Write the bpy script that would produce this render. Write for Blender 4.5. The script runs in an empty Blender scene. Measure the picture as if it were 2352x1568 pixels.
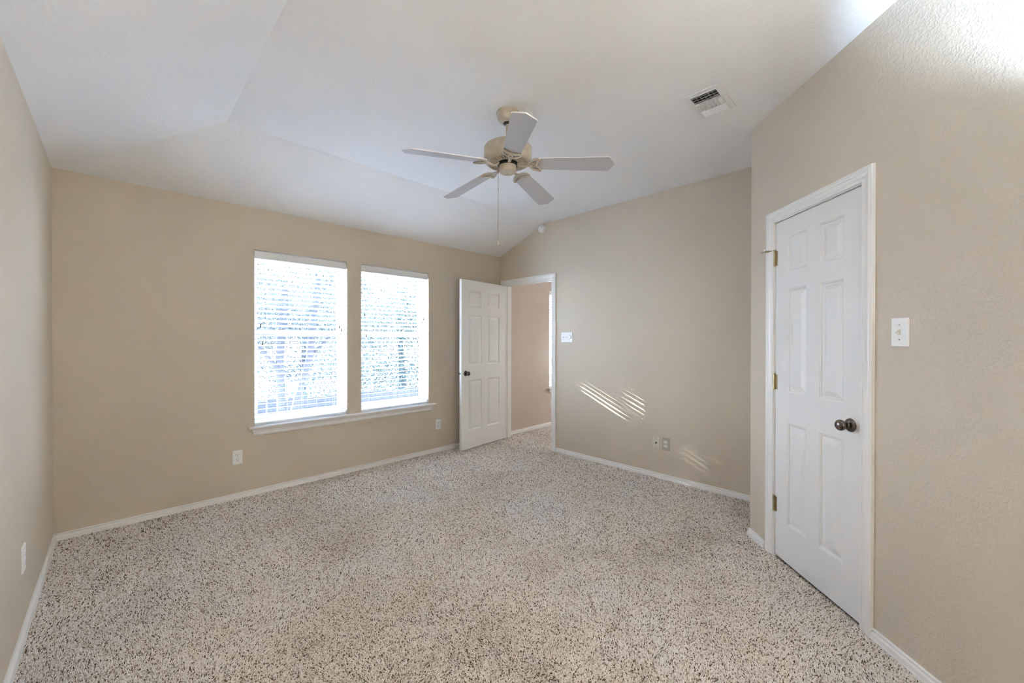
import bpy, math, random
from mathutils import Vector, Matrix
random.seed(7)
sc = bpy.context.scene
COL = sc.collection
PI = math.pi

# ------------------------------------------------------------------ camera
CAM = Vector((-3.6829, -3.9536, 1.3262))
yw, pt, rl = math.radians(45.2855), math.radians(-0.2405), math.radians(0.0586)
fw = Vector((math.cos(yw)*math.cos(pt), math.sin(yw)*math.cos(pt), math.sin(pt)))
rt = Vector((math.sin(yw), -math.cos(yw), 0))
up = rt.cross(fw)
rt2 = rt*math.cos(rl) + up*math.sin(rl)
up2 = -rt*math.sin(rl) + up*math.cos(rl)
cd = bpy.data.cameras.new('camera'); cam = bpy.data.objects.new('camera', cd); COL.objects.link(cam)
cd.sensor_width = 36.0; cd.lens = 911.51/2352*36.0; cd.clip_start = 0.02; cd.clip_end = 200
m = Matrix.Identity(4)
for i in range(3):
    m[i][0] = rt2[i]; m[i][1] = up2[i]; m[i][2] = -fw[i]; m[i][3] = CAM[i]
cam.matrix_world = m
sc.camera = cam

# ------------------------------------------------------------------ colour management, sky, sun
sc.view_settings.view_transform = 'Standard'
sc.view_settings.look = 'None'
sc.view_settings.exposure = 0.0
sc.view_settings.gamma = 1.0
sc.view_settings.use_curve_mapping = False
sc.cycles.sample_clamp_indirect = 0.0
sc.cycles.caustics_reflective = False
sc.cycles.caustics_refractive = False
sc.cycles.max_bounces = 16
sc.cycles.diffuse_bounces = 10
SKY = 36.0
SUN = 60.0
FLASH = 140.0
SIDE = 85.0
SIDE_COL = (0.98, 0.97, 1.10)
HALL = 42.0
REAR = 600.0
REAR_COL = (0.97, 1.0, 1.04)
FLASH_COL = (0.74, 0.98, 1.32)
SKY_TINT = (0.95, 0.98, 1.08)
HALL_COL = (0.94, 1.02, 1.02)

w = bpy.data.worlds.new('sky'); sc.world = w; w.use_nodes = True
nt = w.node_tree; nt.nodes.clear()
tc = nt.nodes.new('ShaderNodeTexCoord'); sx = nt.nodes.new('ShaderNodeSeparateXYZ')
rp = nt.nodes.new('ShaderNodeValToRGB'); bg = nt.nodes.new('ShaderNodeBackground'); ow = nt.nodes.new('ShaderNodeOutputWorld')
nt.links.new(tc.outputs['Generated'], sx.inputs[0]); nt.links.new(sx.outputs['Z'], rp.inputs[0])
rp.color_ramp.elements[0].position = 0.0; rp.color_ramp.elements[0].color = (0.90*SKY_TINT[0], 0.95*SKY_TINT[1], 1.0*SKY_TINT[2], 1)
rp.color_ramp.elements[1].position = 0.7; rp.color_ramp.elements[1].color = (0.50*SKY_TINT[0], 0.70*SKY_TINT[1], 1.0*SKY_TINT[2], 1)
nt.links.new(rp.outputs[0], bg.inputs['Color']); bg.inputs['Strength'].default_value = SKY
nt.links.new(bg.outputs[0], ow.inputs['Surface'])

SUNDIR = Vector((1.0, -1.196, -0.543)).normalized()
def light(name, kind, energy, loc, direction=None, color=(1, 1, 1), **kw):
    l = bpy.data.lights.new(name, kind); l.energy = energy; l.color = color
    for k, v in kw.items(): setattr(l, k, v)
    o = bpy.data.objects.new(name, l); COL.objects.link(o); o.location = loc
    if direction is not None:
        o.rotation_euler = Vector(direction).to_track_quat('-Z', 'Y').to_euler()
    return o
light('sun', 'SUN', SUN, (-8, 9, 6), SUNDIR, (1.0, 0.98, 0.95), angle=0.0075)

# ------------------------------------------------------------------ room measures (metres)
L = 3.992; H = 2.4452; HC = 2.7435; S = 0.811; BACK = -5.3
DX, DY, DANG = -0.6451, -3.1826, math.radians(44.6928)
WZ0, WZ1 = 0.5870, 2.0969
W1 = (-2.8622, -2.0724); W2 = (-1.9295, -1.1294); W3 = (1.046, 1.836)
RD = 0.110      # window reveal depth
WT = 0.19       # outer wall thickness
D_U = Vector((-math.cos(DANG), -math.sin(DANG), 0)); D_N = Vector((-math.sin(DANG), math.cos(DANG), 0))

# the photographer's flash, held up against the diagonal wall just out of frame, pointing at the ceiling
fl = Vector((DX, DY, 0)) + D_U*1.95 + D_N*0.20; fl.z = 1.93
light('bounce_flash', 'SPOT', FLASH, fl, D_N*-0.6+Vector((0, 0, 0.8)), FLASH_COL, spot_size=math.radians(126), spot_blend=0.35, shadow_soft_size=0.05)
# added fill spot behind camera, bounced off the rear end of the diagonal wall
light('rear_fill_spot', 'SPOT', REAR, (-3.35, -4.66, 1.35), (0.72, -0.50, 0.16), REAR_COL, spot_size=math.radians(88), spot_blend=0.6, shadow_soft_size=0.08)
# weaker soft spot added beside the flash to brighten the left wall
light('side_fill_spot', 'SPOT', SIDE, (-2.02, -4.32, 1.70), (-1.97, 1.45, -0.10), SIDE_COL, spot_size=math.radians(72), spot_blend=1.0, shadow_soft_size=0.25)
# daylight gathers at the window openings (portals only guide the sky light)
for a, b in (W1, W2, W3):
    o = light('daylight_portal', 'AREA', 1.0, ((a+b)/2, 0.17, (WZ0+WZ1)/2), (0, -1, 0), shape='RECTANGLE', size=b-a, size_y=WZ1-WZ0)
    o.data.cycles.is_portal = True
# fill light added to brighten the next room, its source unseen
light('next_room_fill', 'POINT', HALL, (2.35, -0.75, 1.05), None, HALL_COL, shadow_soft_size=0.12)

# ------------------------------------------------------------------ materials
def mat(name, col, rough=0.5, metal=0.0, spec=0.5):
    mt = bpy.data.materials.new(name); mt.use_nodes = True
    b = mt.node_tree.nodes['Principled BSDF']
    b.inputs['Base Color'].default_value = (*col, 1); b.inputs['Roughness'].default_value = rough
    b.inputs['Metallic'].default_value = metal; b.inputs['Specular IOR Level'].default_value = spec
    return mt
class N:
    def __init__(s, mt): s.t = mt.node_tree; s.b = s.t.nodes['Principled BSDF']; s.tc = s.t.nodes.new('ShaderNodeTexCoord')
    def new(s, k, **kw):
        n = s.t.nodes.new(k)
        for a, v in kw.items():
            if a.startswith('i_'): n.inputs[a[2:].replace('_', ' ')].default_value = v
            else: setattr(n, a, v)
        return n
    def link(s, a, b): s.t.links.new(a, b)
    def noise(s, scale, detail=2.0, vec=None, rough=0.5, dist=0.0):
        n = s.new('ShaderNodeTexNoise'); n.inputs['Scale'].default_value = scale; n.inputs['Detail'].default_value = detail
        n.inputs['Roughness'].default_value = rough; n.inputs['Distortion'].default_value = dist
        s.link(vec if vec else s.tc.outputs['Object'], n.inputs['Vector']); return n
    def ramp(s, fac, pts):
        r = s.new('ShaderNodeValToRGB'); e = r.color_ramp.elements
        while len(e) < len(pts): e.new(0.5)
        for q, (p, c) in zip(e, pts): q.position = p; q.color = (*c, 1) if len(c) == 3 else c
        s.link(fac, r.inputs[0]); return r
    def bump(s, h, strength, dist, prev=None):
        b = s.new('ShaderNodeBump'); b.inputs['Strength'].default_value = strength; b.inputs['Distance'].default_value = dist
        s.link(h, b.inputs['Height'])
        if prev: s.link(prev.outputs[0], b.inputs['Normal'])
        return b

def painted(name, col, rough, big, fine, knock=46.0):
    """wall paint over knock-down plaster"""
    mt = mat(name, col, rough); n = N(mt)
    a = n.noise(knock, 3.0, dist=0.6); r = n.ramp(a.outputs['Fac'], [(0.47, (0, 0, 0)), (0.60, (1, 1, 1))])
    f = n.noise(190.0, 2.0)
    b1 = n.bump(r.outputs[0], big, 0.0016); b2 = n.bump(f.outputs['Fac'], fine, 0.0012, b1)
    n.link(b2.outputs[0], n.b.inputs['Normal'])
    v = n.noise(1.3, 2.0); mx = n.new('ShaderNodeMixRGB'); mx.blend_type = 'MULTIPLY'; mx.inputs[0].default_value = 1
    rr = n.ramp(v.outputs['Fac'], [(0.3, (0.97, 0.97, 0.97)), (0.7, (1.02, 1.02, 1.02))])
    mx.inputs[1].default_value = (*col, 1); n.link(rr.outputs[0], mx.inputs[2]); n.link(mx.outputs[0], n.b.inputs['Base Color'])
    return mt
BEIGE = (0.600, 0.528, 0.425)
M = {}
M['wall'] = painted('beige_wall_paint', BEIGE, 0.5, 0.28, 0.30, 95.0)
M['wall_d'] = painted('beige_knockdown_paint', BEIGE, 0.45, 0.42, 0.30, 76.0)
M['hall'] = painted('pinkish_beige_wall_paint', (0.60, 0.50, 0.43), 0.5, 0.45, 0.30, 80.0)
M['ceiling'] = painted('white_ceiling_texture', (0.80, 0.80, 0.80), 0.8, 0.25, 0.5)
M['trim'] = mat('white_semi_gloss_trim', (0.80, 0.79, 0.77), 0.32)
M['door'] = mat('white_door_paint', (0.765, 0.76, 0.745), 0.38)
n = N(M['door']); mp = n.new('ShaderNodeMapping'); mp.inputs['Scale'].default_value = (60, 60, 5)
n.link(n.tc.outputs['Object'], mp.inputs['Vector']); g = n.noise(6.0, 3.0, mp.outputs[0])
n.link(n.bump(g.outputs['Fac'], 0.12, 0.001).outputs[0], n.b.inputs['Normal'])
M['plastic'] = mat('white_plastic', (0.82, 0.82, 0.81), 0.35)
M['ivory'] = mat('ivory_plastic', (0.66, 0.62, 0.50), 0.35)
M['tan'] = mat('beige_painted_plastic', (0.46, 0.42, 0.33), 0.4)
M['dark'] = mat('dark_hollow_shade', (0.012, 0.010, 0.009), 0.7)  # near-black stands in for shade inside outlet slots and vent duct
M['black'] = mat('black_rubber', (0.008, 0.008, 0.008), 0.6)
M['bronze'] = mat('dark_brushed_nickel', (0.15, 0.128, 0.115), 0.18, 1.0)
M['brass'] = mat('antique_brass', (0.50, 0.42, 0.25), 0.30, 1.0)
M['steel'] = mat('satin_steel', (0.72, 0.73, 0.75), 0.28, 1.0)
M['vent'] = mat('white_enamel_metal', (0.74, 0.75, 0.75), 0.4)
M['blind'] = mat('white_faux_wood', (0.83, 0.84, 0.85), 0.4)
M['valance'] = mat('white_valance', (0.76, 0.76, 0.755), 0.4)
M['cord'] = mat('white_cord', (0.72, 0.72, 0.70), 0.8)
M['tassel'] = mat('grey_brown_tassel', (0.23, 0.20, 0.165), 0.5)
M['vinyl'] = mat('white_vinyl_frame', (0.80, 0.82, 0.85), 0.35)
M['blade'] = mat('shade_grey_fan_blade', (0.52, 0.52, 0.54), 0.45)  # white blades; the shade on their underside is put into this grey
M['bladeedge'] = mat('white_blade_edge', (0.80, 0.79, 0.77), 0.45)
M['fan'] = mat('antique_cream_enamel', (0.60, 0.54, 0.43), 0.45)
n = N(M['fan']); a = n.noise(900, 2.0); b_ = n.noise(22, 2.0)
r1 = n.ramp(a.outputs['Fac'], [(0.36, (0.44, 0.37, 0.28)), (0.60, (0.62, 0.575, 0.49))])
r2 = n.ramp(b_.outputs['Fac'], [(0.35, (0.86, 0.82, 0.76)), (0.65, (1, 1, 1))])
mx = n.new('ShaderNodeMixRGB'); mx.blend_type = 'MULTIPLY'; mx.inputs[0].default_value = 1
n.link(r1.outputs[0], mx.inputs[1]); n.link(r2.outputs[0], mx.inputs[2]); n.link(mx.outputs[0], n.b.inputs['Base Color'])

mt = bpy.data.materials.new('window_glass'); mt.use_nodes = True; t = mt.node_tree; t.nodes.clear()
tr = t.nodes.new('ShaderNodeBsdfTransparent'); tr.inputs[0].default_value = (0.95, 0.97, 0.97, 1)
gl = t.nodes.new('ShaderNodeBsdfGlossy'); gl.inputs['Roughness'].default_value = 0.02
fr = t.nodes.new('ShaderNodeFresnel'); fr.inputs[0].default_value = 1.45
mi = t.nodes.new('ShaderNodeMixShader'); ou = t.nodes.new('ShaderNodeOutputMaterial')
ge = t.nodes.new('ShaderNodeNewGeometry'); mu = t.nodes.new('ShaderNodeMath'); mu.operation = 'MULTIPLY'; om = t.nodes.new('ShaderNodeMath'); om.operation = 'SUBTRACT'; om.inputs[0].default_value = 1.0
t.links.new(ge.outputs['Backfacing'], om.inputs[1]); t.links.new(fr.outputs[0], mu.inputs[0]); t.links.new(om.outputs[0], mu.inputs[1])
t.links.new(mu.outputs[0], mi.inputs[0]); t.links.new(tr.outputs[0], mi.inputs[1]); t.links.new(gl.outputs[0], mi.inputs[2]); t.links.new(mi.outputs[0], ou.inputs[0])
M['glass'] = mt

M['carpet'] = mat('speckled_frieze_carpet', (0.5, 0.42, 0.36), 0.95, 0, 0.1)
n = N(M['carpet'])
dn = n.noise(210.0, 1.0)
av = n.new('ShaderNodeVectorMath'); av.operation = 'SCALE'; av.inputs[3].default_value = 0.010
n.link(dn.outputs['Color'], av.inputs[0])
ad = n.new('ShaderNodeVectorMath'); ad.operation = 'ADD'; n.link(n.tc.outputs['Object'], ad.inputs[0]); n.link(av.outputs[0], ad.inputs[1])
vo = n.new('ShaderNodeTexVoronoi'); vo.inputs['Scale'].default_value = 170.0; n.link(ad.outputs[0], vo.inputs['Vector'])
sp = n.new('ShaderNodeSeparateColor'); n.link(vo.outputs['Color'], sp.inputs[0])
cr = n.ramp(sp.outputs[0], [(0.0, (0.060, 0.036, 0.022)), (0.12, (0.11, 0.070, 0.045)), (0.21, (0.40, 0.31, 0.235)), (0.40, (0.60, 0.515, 0.44)), (0.62, (0.76, 0.685, 0.62)), (1.0, (0.86, 0.80, 0.75))])
mp = n.new('ShaderNodeMapping'); mp.inputs['Scale'].default_value = (1.6, 0.8, 1); mp.inputs['Rotation'].default_value = (0, 0, 0.5)
n.link(n.tc.outputs['Object'], mp.inputs['Vector'])
lay = n.noise(2.4, 4.0, mp.outputs[0], 0.6, 0.8)
lr = n.ramp(lay.outputs['Fac'], [(0.36, (0.83, 0.81, 0.79)), (0.52, (0.98, 0.975, 0.97)), (0.68, (1.12, 1.12, 1.13))])
mx = n.new('ShaderNodeMixRGB'); mx.blend_type = 'MULTIPLY'; mx.inputs[0].default_value = 1
n.link(cr.outputs[0], mx.inputs[1]); n.link(lr.outputs[0], mx.inputs[2]); n.link(mx.outputs[0], n.b.inputs['Base Color'])
h2 = n.noise(120.0, 2.0)
b1 = n.bump(vo.outputs['Distance'], 0.7, -0.006); b2 = n.bump(h2.outputs['Fac'], 0.5, 0.008, b1)
n.link(b2.outputs[0], n.b.inputs['Normal'])

M['pile'] = mat('speckled_carpet_yarn', (0.5, 0.42, 0.36), 0.95, 0, 0.05)
n = N(M['pile']); at_ = n.new('ShaderNodeAttribute'); at_.attribute_name = 'yarn'
cr = n.ramp(at_.outputs['Fac'], [(0.0, (0.10, 0.064, 0.042)), (0.09, (0.17, 0.118, 0.082)), (0.15, (0.50, 0.41, 0.33)), (0.34, (0.70, 0.62, 0.545)), (0.58, (0.84, 0.78, 0.725)), (1.0, (0.90, 0.86, 0.82))])
n.link(cr.outputs[0], n.b.inputs['Base Color'])
M['ground'] = mat('pale_bounce_ground', (0.50, 0.50, 0.49), 0.9)  # ground made pale to bounce more daylight into the room
M['bark'] = mat('grey_bark', (0.030, 0.030, 0.036), 0.9)
n = N(M['bark']); a = n.noise(18, 4); n.link(n.bump(a.outputs['Fac'], 0.8, 0.02).outputs[0], n.b.inputs['Normal'])
M['fence'] = mat('dark_fence_boards', (0.04, 0.045, 0.055), 0.85)  # boards toned darker so they hold against the strong sky
n = N(M['fence']); mp = n.new('ShaderNodeMapping'); mp.inputs['Scale'].default_value = (3, 3, 0.4); n.link(n.tc.outputs['Object'], mp.inputs['Vector'])
a = n.noise(9, 4, mp.outputs[0]); r = n.ramp(a.outputs['Fac'], [(0.3, (0.018, 0.020, 0.028)), (0.7, (0.031, 0.035, 0.046))]); n.link(r.outputs[0], n.b.inputs['Base Color'])
def leafmat(name, c1, c2):
    mt = mat(name, c1, 0.55); n = N(mt)
    oi = n.noise(3.0, 2.0); r = n.ramp(oi.outputs['Fac'], [(0.35, c1), (0.65, c2)]); n.link(r.outputs[0], n.b.inputs['Base Color'])
    return mt
M['leaf'] = leafmat('dark_blue_green_leaves', (0.017, 0.028, 0.029), (0.036, 0.050, 0.052))
M['leaf2'] = leafmat('dark_green_leaves', (0.019, 0.036, 0.030), (0.042, 0.064, 0.052))

# ------------------------------------------------------------------ mesh builder
class MB:
    def __init__(s): s.v = []; s.f = []; s.mi = []; s.sm = []
    def add(s, verts, faces, mi=0, smooth=False, X=None):
        o = len(s.v)
        for p in verts:
            p = Vector(p); s.v.append(X @ p if X is not None else p)
        for f in faces: s.f.append([i+o for i in f]); s.mi.append(mi); s.sm.append(smooth)
        return s
    def box(s, x0, x1, y0, y1, z0, z1, mi=0, X=None):
        v = [(x, y, z) for x in (x0, x1) for y in (y0, y1) for z in (z0, z1)]
        return s.add(v, [(0, 1, 3, 2), (4, 6, 7, 5), (0, 4, 5, 1), (2, 3, 7, 6), (0, 2, 6, 4), (1, 5, 7, 3)], mi, False, X)
    def cbox(s, x0, x1, y0, y1, z0, z1, c=0.002, mi=0, X=None):
        """plate whose room-side (-y) face is chamfered"""
        v = [(x0, y1, z0), (x1, y1, z0), (x1, y1, z1), (x0, y1, z1)]
        ym = y0+c*0.8
        v += [(x0, ym, z0), (x1, ym, z0), (x1, ym, z1), (x0, ym, z1)]
        v += [(x0+c, y0, z0+c), (x1-c, y0, z0+c), (x1-c, y0, z1-c), (x0+c, y0, z1-c)]
        f = [(3, 2, 1, 0), (8, 9, 10, 11)]
        for b in (0, 4):
            for i in range(4):
                j = (i+1) % 4; f.append((b+i, b+j, b+4+j, b+4+i))
        return s.add(v, f, mi, False, X)
    def lathe(s, prof, n=32, mi=0, X=None, smooth=True, a0=0.0):
        """profile (r, h) around local z"""
        v = []; f = []
        for r, h in prof:
            for k in range(n):
                a = a0+2*PI*k/n; v.append((r*math.cos(a), r*math.sin(a), h))
        for i in range(len(prof)-1):
            for k in range(n):
                q = (k+1) % n; f.append((i*n+k, i*n+q, (i+1)*n+q, (i+1)*n+k))
        if prof[0][0] > 1e-5: f.append(tuple(range(n-1, -1, -1)))
        if prof[-1][0] > 1e-5: f.append(tuple((len(prof)-1)*n+k for k in range(n)))
        return s.add(v, f, mi, smooth, X)
    def tube(s, pts, r, n=8, mi=0, X=None, closed=False, flat=1.0):
        pts = [Vector(p) for p in pts]; v = []; f = []; c = len(pts)
        rr = r if isinstance(r, (list, tuple)) else [r]*c
        ref = None
        for i, p in enumerate(pts):
            a = pts[(i-1) % c] if (closed or i > 0) else p
            b = pts[(i+1) % c] if (closed or i < c-1) else p
            d = (b-a).normalized()
            if ref is None:
                ref = Vector((0, 0, 1)) if abs(d.z) < 0.9 else Vector((1, 0, 0))
            u = ref - d*ref.dot(d)
            if u.length < 1e-4: u = Vector((1, 0, 0)) - d*d.x
            u.normalize(); ref = u; q = d.cross(u)
            for k in range(n):
                t = 2*PI*k/n; v.append(p + (u*math.cos(t)*flat + q*math.sin(t))*rr[i])
        m_ = c if closed else c-1
        for i in range(m_):
            for k in range(n):
                k2 = (k+1) % n; i2 = (i+1) % c
                f.append((i*n+k, i*n+k2, i2*n+k2, i2*n+k))
        if not closed:
            f.append(tuple(range(n-1, -1, -1))); f.append(tuple((c-1)*n+k for k in range(n)))
        return s.add(v, f, mi, True, X)
    def sweep(s, path, outs, prof, mapf, mi=0):
        """path points (a,b) with offset directions; closed profile (u, v); mapf(a, b, v) -> xyz"""
        v = []; f = []; n = len(prof)
        for (a, b), (oa, ob) in zip(path, outs):
            for u, w_ in prof: v.append(mapf(a+oa*u, b+ob*u, w_))
        for i in range(len(path)-1):
            for k in range(n):
                q = (k+1) % n; f.append((i*n+k, i*n+q, (i+1)*n+q, (i+1)*n+k))
        f.append(tuple(range(n-1, -1, -1))); f.append(tuple((len(path)-1)*n+k for k in range(n)))
        return s.add(v, f, mi, False)
    def build(s, name, mats, parent=None, loc=None, rotz=0.0, sharp=35, bevel=0.0):
        me = bpy.data.meshes.new(name); me.from_pydata([tuple(p) for p in s.v], [], s.f)
        if not isinstance(mats, (list, tuple)): mats = [mats]
        for mm in mats: me.materials.append(mm)
        me.polygons.foreach_set('material_index', s.mi); me.polygons.foreach_set('use_smooth', s.sm)
        me.update(); me.validate()
        import bmesh
        bm = bmesh.new(); bm.from_mesh(me); bmesh.ops.recalc_face_normals(bm, faces=bm.faces); bm.to_mesh(me); bm.free()
        if any(s.sm): me.set_sharp_from_angle(angle=math.radians(sharp))
        o = bpy.data.objects.new(name, me); COL.objects.link(o)
        if parent is not None: o.parent = parent
        if loc is not None: o.location = loc
        o.rotation_euler = (0, 0, rotz)
        if bevel:
            b = o.modifiers.new('edge', 'BEVEL'); b.width = bevel; b.segments = 2; b.limit_method = 'ANGLE'; b.angle_limit = math.radians(50)
        return o

def tag(o, label, cat, group=None, kind=None):
    o['label'] = label; o['category'] = cat
    if group: o['group'] = group
    if kind: o['kind'] = kind
    return o
def empty(name, loc, rotz=0.0):
    o = bpy.data.objects.new(name, None); COL.objects.link(o); o.location = loc; o.rotation_euler = (0, 0, rotz)
    o.empty_display_size = 0.1; return o
def dup(root, loc, rotz):
    r = root.copy(); COL.objects.link(r); r.location = loc; r.rotation_euler = (0, 0, rotz)
    for ch in list(root.children):
        c = ch.copy(); COL.objects.link(c); c.parent = r
        for g in list(ch.children):
            d = g.copy(); COL.objects.link(d); d.parent = c
    return r
# wall frames: local x runs left to right as seen from the room, local y goes into the wall, z up
FR = {'A': (Vector((0, 0, 0)), 0.0), 'B': (Vector((0, 0, 0)), -PI/2), 'C': (Vector((-L, 0, 0)), PI/2), 'D': (Vector((DX, DY, 0)), PI+DANG)}
def on(fr, x, z, y=0.0):
    o, a = FR[fr]
    return o + Vector((math.cos(a)*x - math.sin(a)*y, math.sin(a)*x + math.cos(a)*y, z)), a
def fmat(fr):
    o, a = FR[fr]; return Matrix.Translation(o) @ Matrix.Rotation(a, 4, 'Z')
ROT_OUT = Matrix.Rotation(PI/2, 4, 'X')      # local z (lathe axis) -> -y, out of the wall

def struct(mb, name, mats, label, cat, **kw):
    return tag(mb.build(name, mats, **kw), label, cat, None, 'structure')

# ------------------------------------------------------------------ room shell
f = MB().box(-L-0.12, 3.4, BACK-0.12, 0.0, -0.15, -0.004)
struct(f, 'floor', M['carpet'], 'floor under the beige and brown speckled carpet', 'floor')

# carpet pile: one leaning tuft every few millimetres, thinner with distance
import numpy as np
def carpet_pile(area, label):
    rs = np.random.RandomState(3)
    pts = []
    def grid(x0, x1, y0, y1, step):
        nx, ny = int((x1-x0)/step), int((y1-y0)/step)
        gx, gy = np.meshgrid(np.arange(nx), np.arange(ny))
        p = np.stack([x0+(gx+0.5*(gy % 2)+0.5)*step, y0+(gy+0.5)*step], -1).reshape(-1, 2)
        return p + rs.uniform(-0.42, 0.42, p.shape)*step
    for (x0, x1, y0, y1) in (area,):
        for step, r0, r1 in ((0.0046, 0.0, 2.6), (0.0056, 2.6, 3.6), (0.0068, 3.6, 9.0)):
            p = grid(x0, x1, y0, y1, step)
            d = p - np.array([CAM.x, CAM.y]); r = np.hypot(d[:, 0], d[:, 1])
            f_ = (d[:, 0]*math.cos(yw)+d[:, 1]*math.sin(yw)); s_ = np.abs(-d[:, 0]*math.sin(yw)+d[:, 1]*math.cos(yw))
            ok = (r >= r0) & (r < r1) & (f_ > 1.25) & (s_ < f_*1.34+0.05)
            # not under the closet wall
            e = p - np.array([DX, DY]); nn = e[:, 0]*D_N.x+e[:, 1]*D_N.y; tt = e[:, 0]*D_U.x+e[:, 1]*D_U.y
            ok &= (nn > -0.004) | ((tt < 0) & (p[:, 1] > DY+0.012))
            if x0 < -1: ok &= True
            else: ok &= (p[:, 1] < -0.02) & ((p[:, 0] > 0.125) | ((p[:, 1] < -0.102) & (p[:, 1] > -0.905)))
            pts.append((p[ok], np.full(ok.sum(), step)))
    P = np.concatenate([a for a, b in pts]); st = np.concatenate([b for a, b in pts]); n_ = len(P)
    # slow field of lean directions (vacuum and foot marks)
    def field(seed, sc_):
        q = np.random.RandomState(seed); v = np.zeros(n_)
        for _ in range(14):
            k = q.normal(0, sc_, 2); v += np.sin(P[:, 0]*k[0]+P[:, 1]*k[1]+q.uniform(0, 6.28))
        return v/3.7
    lx = 0.85*field(1, 4.0)+0.50*field(2, 11.0); ly = 0.85*field(4, 4.0)+0.50*field(5, 11.0)
    h = st*1.05+rs.uniform(0.0015, 0.0045, n_)
    tip = np.stack([P[:, 0]+h*(0.55*lx+rs.normal(0, 0.30, n_)), P[:, 1]+h*(0.55*ly+rs.normal(0, 0.30, n_)), -0.0030+h], -1)
    a0 = rs.uniform(0, 6.28, n_); rad = st*rs.uniform(0.58, 0.80, n_)
    V = np.empty((n_, 9, 3), np.float32)
    for k in range(4):
        a_ = a0+k*PI/2
        V[:, k] = np.stack([P[:, 0]+rad*np.cos(a_), P[:, 1]+rad*np.sin(a_), np.full(n_, -0.0036)], -1)
        mid = 0.62
        V[:, 4+k] = np.stack([P[:, 0]*(1-mid)+tip[:, 0]*mid+rad*0.72*np.cos(a_), P[:, 1]*(1-mid)+tip[:, 1]*mid+rad*0.72*np.sin(a_), -0.0036*(1-mid)+tip[:, 2]*mid], -1)
    V[:, 8] = tip
    F = []
    for k in range(4):
        k2 = (k+1) % 4; F += [(k, k2, 4+k2), (k, 4+k2, 4+k), (4+k, 4+k2, 8)]
    F = np.array(F, np.int32); idx = (np.arange(n_, dtype=np.int32)[:, None, None]*9+F[None]).reshape(-1)
    me = bpy.data.meshes.new('carpet_pile'); me.vertices.add(n_*9); me.vertices.foreach_set('co', V.reshape(-1))
    nf = n_*12; me.loops.add(nf*3); me.loops.foreach_set('vertex_index', idx)
    me.polygons.add(nf); me.polygons.foreach_set('loop_start', np.arange(0, nf*3, 3, dtype=np.int32))
    at = me.attributes.new('yarn', 'FLOAT', 'POINT'); at.data.foreach_set('value', np.repeat(rs.uniform(0, 1, n_).astype(np.float32), 9))
    me.update(); me.materials.append(M['pile'])
    o = bpy.data.objects.new('carpet_pile', me); COL.objects.link(o)
    return tag(o, label, 'carpet', None, 'stuff')
carpet_pile((-L+0.012, -0.012, BACK+0.3, -0.012), 'speckled beige and brown carpet pile covering the whole bedroom floor')
carpet_pile((0.004, 1.6, -1.2, -0.012), 'small stretch of speckled carpet inside and beyond the open doorway')

a = MB()
X0, X1 = -L-0.12, 0.06
a.box(X0, X1, 0, WT, -0.15, WZ0-0.0185); a.box(X0, X1, 0, WT, WZ1, 2.95)
for p, q in ((X0, W1[0]), (W1[1], W2[0]), (W2[1], X1)): a.box(p, q, 0, WT, WZ0-0.0185, WZ1)
struct(a, 'wall_back', M['wall'], 'beige wall with the two large windows', 'wall')
a = MB()
a.box(X1, 3.4, 0, WT, -0.15, WZ0-0.0185); a.box(X1, 3.4, 0, WT, WZ1, 2.95); a.box(X1, W3[0], 0, WT, WZ0-0.0185, WZ1); a.box(W3[1], 3.4, 0, WT, WZ0-0.0185, WZ1)
struct(a, 'wall_hall', M['hall'], 'pinkish beige wall seen through the open doorway', 'wall')
# wall with the doorway: opening from y=-0.08 to y=-0.93
DO0, DO1, DOH = 0.080, 0.925, 2.070
a = MB(); X = fmat('B')
a.box(0.0, DO0, 0, 0.12, -0.15, 2.95, X=X); a.box(DO1, 5.42, 0, 0.12, -0.15, 2.95, X=X); a.box(DO0, DO1, 0, 0.12, DOH, 2.95, X=X)
struct(a, 'wall_right', M['wall'], 'beige wall right of the doorway with thin sun streaks', 'wall')
a = MB().box(-L-0.12, -L, BACK-0.12, 0.0, -0.15, 2.95)
struct(a, 'wall_left', M['wall'], 'plain beige wall at the left edge of the room', 'wall')
# diagonal wall with closet door opening
CO0, CO1, COH = 0.232, 0.884, 2.052
X = fmat('D'); a = MB()
a.box(0.0, CO0, 0, 0.11, -0.02, 2.80, X=X); a.box(CO1, 3.05, 0, 0.11, -0.02, 2.80, X=X); a.box(CO0, CO1, 0, 0.11, COH, 2.80, X=X)
struct(a, 'wall_diagonal', M['wall_d'], 'textured beige diagonal wall holding the closet door', 'wall')
a = MB().box(DX+0.005, 0.0, DY-0.11, DY, -0.02, 2.80)
struct(a, 'wall_alcove', M['wall'], 'short beige wall closing the recess behind the diagonal wall', 'wall')
a = MB().box(-L-0.12, 0.12, BACK-0.12, BACK, -0.15, 2.95)
struct(a, 'wall_front', M['wall'], 'beige wall behind the camera', 'wall')
a = MB().box(3.28, 3.4, -3.3, 0.0, -0.15, 2.95).box(0.12, 3.4, -3.42, -3.3, -0.15, 2.95)
struct(a, 'wall_hall_side', M['hall'], 'pinkish beige far walls of the next room', 'wall')

c = MB()
c.add([(-L-0.02, 0.02, H-0.005), (0.02, 0.02, H-0.005), (0.02, -S, HC), (-L+S, -S, HC), (-L+S, BACK-0.02, HC), (-L-0.02, BACK-0.02, H-0.005), (0.02, BACK-0.02, HC)],
      [(0, 1, 2, 3), (0, 3, 4, 5), (3, 2, 6, 4)])
co = struct(c, 'ceiling', M['ceiling'], 'white textured vaulted ceiling with two sloped sides', 'ceiling')
md = co.modifiers.new('thickness', 'SOLIDIFY'); md.thickness = 0.09
for p in co.data.polygons:
    pass
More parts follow.
